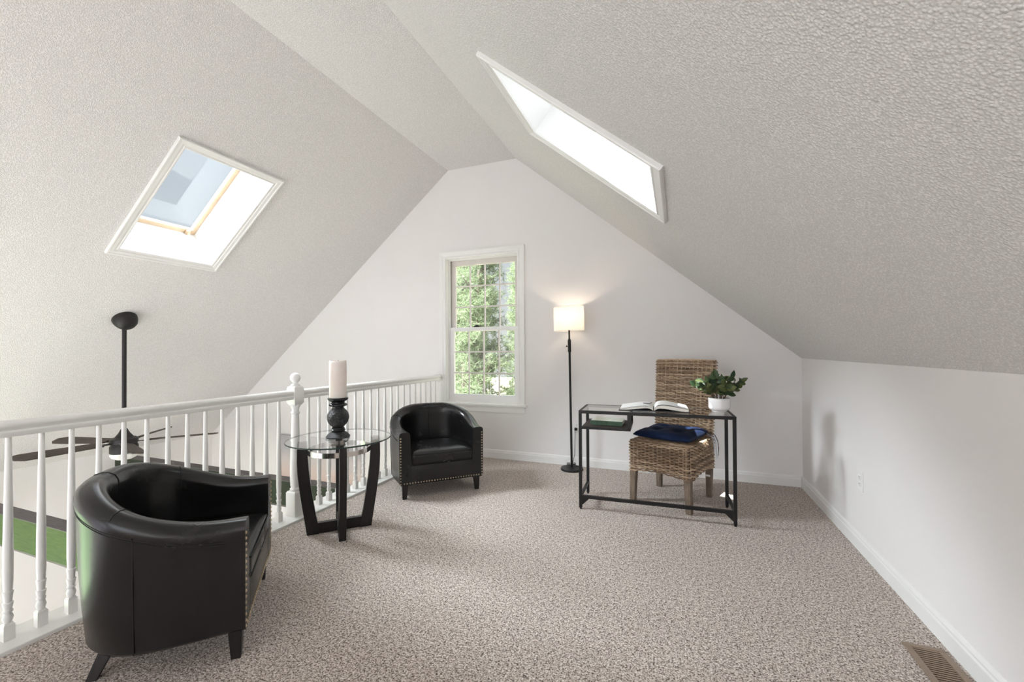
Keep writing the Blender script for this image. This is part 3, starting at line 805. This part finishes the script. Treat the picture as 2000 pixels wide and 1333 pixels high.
def leaf(bm, base, d, upv, L, Wd, curl):
    d = d.normalized(); side = d.cross(upv)
    if side.length < 1e-4: side = d.orthogonal()
    side.normalize(); nn = side.cross(d).normalized()
    rows = []
    for i in range(8):
        u = i/7; w_ = Wd*.5*math.sin(PI*min(1, u*.97+.03)**.95)**.85+.0006
        c_ = base+d*L*u+nn*(curl*L*(u-u*u*1.6))
        rows.append([c_-side*w_+nn*w_*.28, c_-side*w_*.5+nn*w_*.06, c_, c_+side*w_*.5+nn*w_*.06, c_+side*w_+nn*w_*.28])
    R = [[bm.verts.new(p) for p in r] for r in rows]
    for a, b in zip(R, R[1:]):
        for i in range(4): bm.faces.new((a[i], a[i+1], b[i+1], b[i]))


for k in range(17):
    a = 2*PI*k/17+pr_.uniform(-.2, .2); lean = pr_.uniform(.40, 1.0) if k % 3 else pr_.uniform(.02, .35)
    L = pr_.uniform(.13, .20)*(1-.26*lean)
    b = Vector((.035*math.cos(a), .035*math.sin(a), .088)); pts = []
    for i in range(6):
        u = i/5; pts.append(b+Vector((math.cos(a)*lean*L*(u*.55+u*u*.45), math.sin(a)*lean*L*(u*.55+u*u*.45), L*(u-.28*lean*u*u))))
    tube(bs, pts, [.0024, .0022, .002, .0018, .0015, .0012], 5)
    for i in range(2, 6):
        for s in ((-1, 1) if i < 5 else (-1, 1, 0)):
            d = (pts[i]-pts[i-1]).normalized(); sd = d.cross(Vector((0, 0, 1)))
            if sd.length < .1: sd = Vector((math.sin(a), -math.cos(a), 0))
            sd.normalize()
            dv = d*(.45 if s else 1)+sd*s*pr_.uniform(.7, 1.1)+Vector((pr_.uniform(-.3, .3), pr_.uniform(-.3, .3), pr_.uniform(-.55, .35)))
            fa = a+pr_.uniform(-.9, .9)
            leaf(bf, pts[i], dv, Vector((math.cos(fa), math.sin(fa), pr_.uniform(.1, .8))), pr_.uniform(.050, .070), pr_.uniform(.033, .043), pr_.uniform(-.05, .25))
link('stems', bs, M['stem'], pp, smooth=60); link('foliage', bf, M['leaf'], pp, smooth=180, recalc=False)

# ------------------------------------------------------------------ wicker chair, cushion
WZ = math.radians(-21.5)
WC = (-.040, 3.612)
wc = thing('wicker_chair', 'woven wicker chair with weathered wooden legs behind the desk', 'chair', (*WC, 0), WZ)


def rrect(hx, hy, r, n=6):
    pts = []
    for cx, cy, a0 in ((hx-r, -hy+r, -PI/2), (hx-r, hy-r, 0), (-hx+r, hy-r, PI/2), (-hx+r, -hy+r, PI)):
        for i in range(n+1): a = a0+PI/2*i/n; pts.append((cx+r*math.cos(a), cy+r*math.sin(a)))
    return pts


def resample(pts, step):
    P = [Vector((*p, 0)) for p in pts]; P.append(P[0]); L = [0]
    for a, b in zip(P, P[1:]): L.append(L[-1]+(b-a).length)
    n = max(8, int(round(L[-1]/step/2))*2); out = []; j = 0
    for i in range(n):
        s = L[-1]*i/n
        while L[j+1] < s: j += 1
        u = (s-L[j])/max(1e-9, L[j+1]-L[j]); p = P[j].lerp(P[j+1], u)
        out.append((p, (P[j+1]-P[j]).normalized()))
    return out


def weave_loops(bm, hx, hy, r, z0, z1, pitch, stake, place, jit, dz=None):
    """horizontal strands woven over upright stakes round a box; place(x, y, z) -> point"""
    nrow = int((z1-z0)/pitch); path = resample(rrect(hx, hy, r), stake/3)
    per = len(path); nst = per//3
    jr = random.Random(jit)
    for k in range(nrow+1):
        z = z0+(z1-z0)*k/nrow; cuts = sorted(jr.sample(range(per), 5))
        for ci in range(5):     # each strand is made of several lengths of cane
            a, b = cuts[ci], cuts[(ci+1) % 5]+(per if ci == 4 else 0)
            pts = []
            for i in range(a, b+1):
                p, d = path[i % per]; nrm = Vector((d.y, -d.x, 0))
                o = .0078*math.sin(PI*((i % per)/3+k))
                zz = z+(dz(p.x, p.y, z) if dz else 0)+jr.uniform(-.0009, .0009)
                pts.append(place(p.x+nrm.x*o, p.y+nrm.y*o, zz))
            if len(pts) > 2: tube(bm, pts, pitch*.47, 5, True)
    for i in range(0, per, 3):
        p, d = path[i]; zs = [z0+(z1-z0)*j/6 for j in range(7)]
        tube(bm, [place(p.x, p.y, z+(dz(p.x, p.y, z) if dz else 0)) for z in zs], .0042, 5)


# seat box
def seat_dz(x, y, z):
    k_ = max(0, 1-(z-.25)/.12)
    return k_*(.022*math.sin(PI*(min(abs(x), .235)/.235)*.5+PI/2)*1.0 if abs(y) > .2 else .022*math.cos(PI*.5*min(1, abs(y)/.24)))-k_*.012


bm = bmesh.new()
weave_loops(bm, .238, .262, .03, .252, .470, .0112, .032, lambda x, y, z: Vector((x, y, z)), 3, seat_dz)
for k in range(44):     # woven seat top
    y = -.250+.0112*k
    pts = [Vector((-.232+.464*i/60, y, .474+.0045*math.sin(PI*(i/60*14+k)))) for i in range(61)]
    tube(bm, pts, .0056, 5)
link('woven_seat', bm, M['wicker'], wc, smooth=70)
bm = bmesh.new(); box(bm, (-.230, -.254, .27), (.230, .254, .472)); link('seat_core', bm, M['wicker_core'], wc)
# backrest: raked and flaring a little to the top
ZB0, ZB1 = .474, 1.088


def back_place(x, y, z):
    u = (z-ZB0)/(ZB1-ZB0)
    dome = -.006*(1-(x/.24)**2) if u > .9 else 0
    return Vector((x*(1+.07*u), y+.228+.075*u, z+dome*-1))


bm = bmesh.new()
weave_loops(bm, .232, .026, .020, ZB0, ZB1, .0112, .032, back_place, 5)
for k in range(5):      # rounded top edge
    y = -.020+.010*k
    tube(bm, [back_place(-.226+.452*i/60, y+.002*math.sin(PI*(i/60*14+k)), ZB1+.006-(.006 if k in (0, 4) else 0)) for i in range(61)], .0058, 5)
link('woven_back', bm, M['wicker'], wc, smooth=70)
bm = bmesh.new(); loft(bm, [[back_place(x, y, z) for x, y in ((-.224, -.018), (.224, -.018), (.224, .018), (-.224, .018))] for z in (ZB0-.1, ZB1)]); link('back_core', bm, M['wicker_core'], wc)
Rw = Matrix.Rotation(-WZ, 2)
for i, (gx, gy, tx, ty) in enumerate(((-.341, 3.491, -.208, -.232), (.085, 3.294, .208, -.232), (.239, 3.769, .208, .228), (-.144, 3.901, -.208, .228))):
    l_ = Rw @ Vector((gx-WC[0], gy-WC[1]))
    bm = bmesh.new(); lx, ly = l_.x*.5+tx*.5, l_.y*.5+ty*.5
    loft(bm, [[Vector((cx+sx_*r, cy+sy_*r, z)) for sx_, sy_ in ((-1, -1), (1, -1), (1, 1), (-1, 1))] for cx, cy, r, z in ((lx, ly, .020, 0), (tx, ty, .025, .29))])
    lg = link('leg', bm, M['grey_wood'], wc, bevel=.003)
    if i == 2:
        bm = bmesh.new(); cbox(bm, (tx*.5+lx*.5-.003, ty*.5+ly*.5-.0240, .188), (.034, .001, .040)); link('paper_tag', bm, M['label_paper'], lg)['label'] = 'small white paper tag'

cu = thing('seat_cushion', 'tufted navy blue cushion lying on the wicker chair', 'cushion', (WC[0], WC[1], .489), WZ)
bm = bmesh.new(); N = 40; g = {}
tuft = [(-.085, -.08), (.085, -.08), (-.085, .085), (.085, .085)]
for side in (1, -1):
    for i in range(N+1):
        for j in range(N+1):
            u, v_ = i/N*2-1, j/N*2-1
            edge = max(abs(u), abs(v_))
            pinch = 1-.055*(1-abs(u*v_))*(edge**4)
            x, y = u*.222*pinch, v_*.205*pinch-.022
            hgt = .044*(max(0, 1-abs(u)**5)*max(0, 1-abs(v_)**5))**.42
            for tx, ty in tuft: hgt -= .022*math.exp(-((x-tx)**2+(y-ty)**2)/.0016)*(hgt/.044)
            hgt += .003*math.sin(9*u+2*v_)*math.cos(7*v_)*(hgt/.044)
            if side == -1: hgt = -hgt*.60
            if side == -1 and (i in (0, N) or j in (0, N)): g[side, i, j] = g[1, i, j]; continue
            g[side, i, j] = bm.verts.new((x, y, .029+hgt+.018*max(0, y/.2)**2))
for side in (1, -1):
    for i in range(N):
        for j in range(N):
            try: bm.faces.new((g[side, i, j], g[side, i+1, j], g[side, i+1, j+1], g[side, i, j+1]))
            except ValueError: pass
link('pad', bm, M['navy'], cu, smooth=80)
for tx, ty in tuft:
    bm = bmesh.new(); lathe(bm, [(.007, .046), (.007, .051), (.004, .054)], 10, (tx, ty, 0)); link('tuft_button', bm, M['navy'], cu, smooth=60)
for k, (m_, pts) in enumerate((('ribbon', [(.214, .165, .03), (.245, .172, .020), (.258, .178, -.03), (.262, .176, -.10), (.268, .174, -.155)]), ('navy', [(.214, .17, .032), (.252, .176, .026), (.272, .180, -.02), (.278, .180, -.08), (.274, .178, -.135)]), ('ribbon', [(.214, .16, .028), (.240, .160, .008), (.250, .158, -.05), (.254, .158, -.12)]))):
    bm = bmesh.new(); rows = []
    pts = [pts[0]]+[(x_+.016, y_, z_) for x_, y_, z_ in pts[1:]]
    for p in pts: rows.append([Vector(p)+Vector((0, -.006, 0)), Vector(p)+Vector((.0012, -.006, 0)), Vector(p)+Vector((.0012, .006, 0)), Vector(p)+Vector((0, .006, 0))])
    loft(bm, rows); link('tie_string', bm, M[m_], cu, smooth=60)

# ------------------------------------------------------------------ floor lamp
lp = thing('floor_lamp', 'black floor lamp with a lit white drum shade', 'lamp', (-.976, 4.130, 0), rot=(0, math.radians(-.75), 0))
bm = bmesh.new(); lathe(bm, [(.108, 0), (.110, .004), (.110, .017), (.106, .022), (.016, .024)], 40); link('base', bm, M['black_metal'], lp, smooth=40, rot=(0, math.radians(.75), 0))
bm = bmesh.new(); tube(bm, [(0, 0, .022), (0, 0, 1.20)], .0115, 16); tube(bm, [(0, 0, 1.20), (0, 0, 1.42)], .0085, 14); lathe(bm, [(.012, 1.165), (.0165, 1.170), (.0165, 1.282), (.013, 1.29), (.009, 1.30)], 18); link('pole', bm, M['black_metal'], lp, smooth=40)
bm = bmesh.new(); tube(bm, [(-.014, 0, 1.225), (-.030, 0, 1.225)], .004, 8); tube(bm, [(-.026, 0, 1.225), (-.034, 0, 1.225)], .008, 10); link('switch_knob', bm, M['black_metal'], lp, smooth=40)
bm = bmesh.new(); rs = .150
loft(bm, [[Vector((rs*math.cos(2*PI*k/56), rs*math.sin(2*PI*k/56), z)) for k in range(56)] for z in (1.376, 1.43, 1.50, 1.56, 1.616)], True, False)
sh = link('lamp_shade', bm, M['shade'], lp, smooth=60); sh['label'] = 'lit white fabric drum shade'
bm = bmesh.new()
for z in (1.378, 1.614):
    bm = bmesh.new(); tube(bm, [(rs*math.cos(2*PI*k/56), rs*math.sin(2*PI*k/56), z) for k in range(57)], .0022, 6); link('shade_ring', bm, M['trim'], sh)
bm = bmesh.new()
for k in range(3): tube(bm, [(0, 0, 1.40), (rs*math.cos(2*PI*k/3), rs*math.sin(2*PI*k/3), 1.380)], .0016, 5)
link('shade_spider', bm, M['trim'], sh)
t = NT('glowing_bulb'); t.p.inputs['Emission Color'].default_value = (1, .78, .52, 1); t.p.inputs['Emission Strength'].default_value = 6; t.base((.9, .85, .78), .4)
bm = bmesh.new(); lathe(bm, [(.012, 1.41), (.016, 1.43), (.029, 1.46), (.033, 1.485), (.028, 1.51), (.014, 1.525), (.001, 1.528)], 18); link('bulb', bm, t.m, lp, smooth=60)
lo_ = light('POINT', 'lamp_glow', 55, (1, .80, .60), loc=(0, 0, 1.50), shadow_soft_size=.03); lo_.parent = lp
bm = bmesh.new()
pts = [(.10, .02, .026)]
for i in range(26):
    a = i*.75; pts.append((.045*math.cos(a)-.015, .028*math.sin(a)+.045, .030+.0008*i+.006*math.sin(i*1.3)))
pts += [(-.01, .09, .05), (.0, .135, .12), (.004, .150, .30), (.004, .152, .395)]
tube(bm, pts, .0028, 6); link('power_cord', bm, M['black_metal'], lp, smooth=60)


# ------------------------------------------------------------------ outlets, floor register
def outlet(label, M4):
    e = thing('wall_outlet', label, 'outlet', group='white wall outlets'); e.matrix_world = M4
    bm = bmesh.new(); cbox(bm, (0, 0, .003), (.072, .118, .006)); link('cover_plate', bm, M['outlet'], e, bevel=.002)
    for s in (-1, 1):
        bm = bmesh.new(); cbox(bm, (0, s*.0195, .007), (.034, .028, .004)); so = link('socket', bm, M['outlet'], e, bevel=.0015)
        bm = bmesh.new(); cbox(bm, (-.006, s*.0195+.003, .0092), (.0022, .008, .0008)); cbox(bm, (.006, s*.0195+.003, .0092), (.0022, .008, .0008)); cbox(bm, (0, s*.0195-.008, .0092), (.004, .004, .0008)); link('slots', bm, M['slot'], so)
    bm = bmesh.new(); lathe(bm, [(.003, .006), (.003, .0075), (.001, .008)], 10); link('screw', bm, M['outlet'], e)
    return e


outlet('white wall outlet low on the right knee wall', Matrix.Translation((XR, 3.055, .412)) @ Matrix(((0, 0, -1, 0), (-1, 0, 0, 0), (0, 1, 0, 0), (0, 0, 0, 1))))
o2 = outlet('white wall outlet behind the floor lamp pole', Matrix.Translation((-.958, YB, .395)) @ Matrix(((1, 0, 0, 0), (0, 0, -1, 0), (0, 1, 0, 0), (0, 0, 0, 1))))
pl = thing('power_plug', 'small black plug in the outlet behind the lamp', 'plug', (-.965, YB-.009, .378))
bm = bmesh.new(); box(bm, (-.013, -.026, -.012), (.013, 0, .012)); tube(bm, [(0, -.022, 0), (-.004, -.034, -.012)], .004, 8); link('plug_body', bm, M['black_metal'], pl, bevel=.003)

vt = thing('floor_register', 'brown slatted metal vent in the carpet by the right wall', 'vent', (.900, 2.012, .001))
bm = bmesh.new(); frame4(bm, -.066, .066, -.155, .155, .024, .024, .022, .022, lambda u, v, d: Vector((u, v, d)), 0, .006); link('frame', bm, M['vent'], vt, bevel=.002)
bm = bmesh.new(); box(bm, (-.045, -.135, .0002), (.045, .135, .0008)); link('duct', bm, M['vent_dark'], vt)
bm = bmesh.new()
for k in range(21):
    y = -.128+.0128*k; cbox(bm, (0, y, .003), (.086, .0052, .0028), Matrix.Translation((0, y, .003)) @ Matrix.Rotation(.4, 4, 'X') @ Matrix.Translation((0, -y, -.003)))
link('slats', bm, M['vent'], vt)

# ------------------------------------------------------------------ outside
bm = bmesh.new(); box(bm, (-40, YB+.3, -3.3), (30, 60, -3.0)); tag(link('ground', bm, M['forest_floor']), 'sunlit ground of the wooded yard outside the window', 'ground', kind='structure')


def tree(x, y, h, r, seed, label, dens):
    tr_ = thing('pine_tree', label, 'tree', (x, y, -3.0), group='sunlit pines outside the gable window')
    q_ = random.Random(seed)
    bm = bmesh.new(); tube(bm, [(0, 0, 0), (.05, 0, h*.3), (-.04, .04, h*.65), (0, 0, h)], [.16, .13, .08, .02], 9); link('trunk', bm, M['bark'], tr_, smooth=60)
    bb = bmesh.new(); bf = bmesh.new()
    for k in range(dens):
        z = h*(.10+.88*q_.random()); rr_ = r*(1-.75*(z/h))*(.45+.65*q_.random()); a = q_.uniform(0, 2*PI)
        tip = Vector((rr_*math.cos(a), rr_*math.sin(a), z+q_.uniform(-.1, .35))); st_ = Vector((0, 0, z-.15))
        mid = st_.lerp(tip, .55)+Vector((0, 0, -.06))
        tube(bb, [st_, mid, tip], [.018, .012, .004], 4, False)
        for j in range(q_.randint(14, 20)):
            u = q_.uniform(.30, 1.0); c_ = st_.lerp(mid, u/.55) if u < .55 else mid.lerp(tip, (u-.55)/.45)
            c_ = c_+Vector((q_.gauss(0, .11), q_.gauss(0, .11), q_.gauss(0, .07)))
            for m_ in range(17):
                d = Vector((q_.gauss(0, 1), q_.gauss(0, 1), q_.gauss(.25, .8))).normalized(); L = q_.uniform(.07, .12)
                sd = d.orthogonal().normalized(); sd.rotate(Matrix.Rotation(q_.uniform(0, 6.28), 3, d)); w_ = .0042
                v = [bf.verts.new(p) for p in (c_-sd*w_, c_+sd*w_, c_+d*L+sd*w_*.4, c_+d*L-sd*w_*.4)]
                bf.faces.new(v)
    link('branches', bb, M['bark'], tr_, smooth=60, recalc=False); link('needles', bf, M['needles'], tr_, recalc=False)


protos = []
for i, (x, y, h) in enumerate(((-4.0, 8.4, 7.5), (-5.75, 11.0, 8.2), (-3.12, 10.95, 8.6))):
    tree(x, y, h, 1.30, i+1, ('nearest sunlit pine filling the middle of the gable window view', 'sunlit pine behind and left of the nearest one outside the window', 'sunlit pine behind and right of the nearest one outside the window')[i], 260)
    protos.append([o for o in C.objects if o.name.startswith('pine_tree')][-1])
for i, (x, y) in enumerate(((-7.3, 13.6), (-4.3, 13.6), (-1.3, 13.6), (-8.6, 11.0), (-8.9, 16.4), (-5.8, 16.4), (-2.6, 16.4), (-10.4, 19.4), (-7.2, 19.4), (-4.0, 19.4))):
    pr = protos[i % 3]; o = pr.copy(); C.objects.link(o); o.location = (x, y, -3.0); o.rotation_euler = (0, 0, 1.1+i*1.7)
    o['label'] = 'pine farther back in the yard behind the three nearest trees'
    for ch in pr.children:
        c_ = ch.copy(); C.objects.link(c_); c_.parent = o
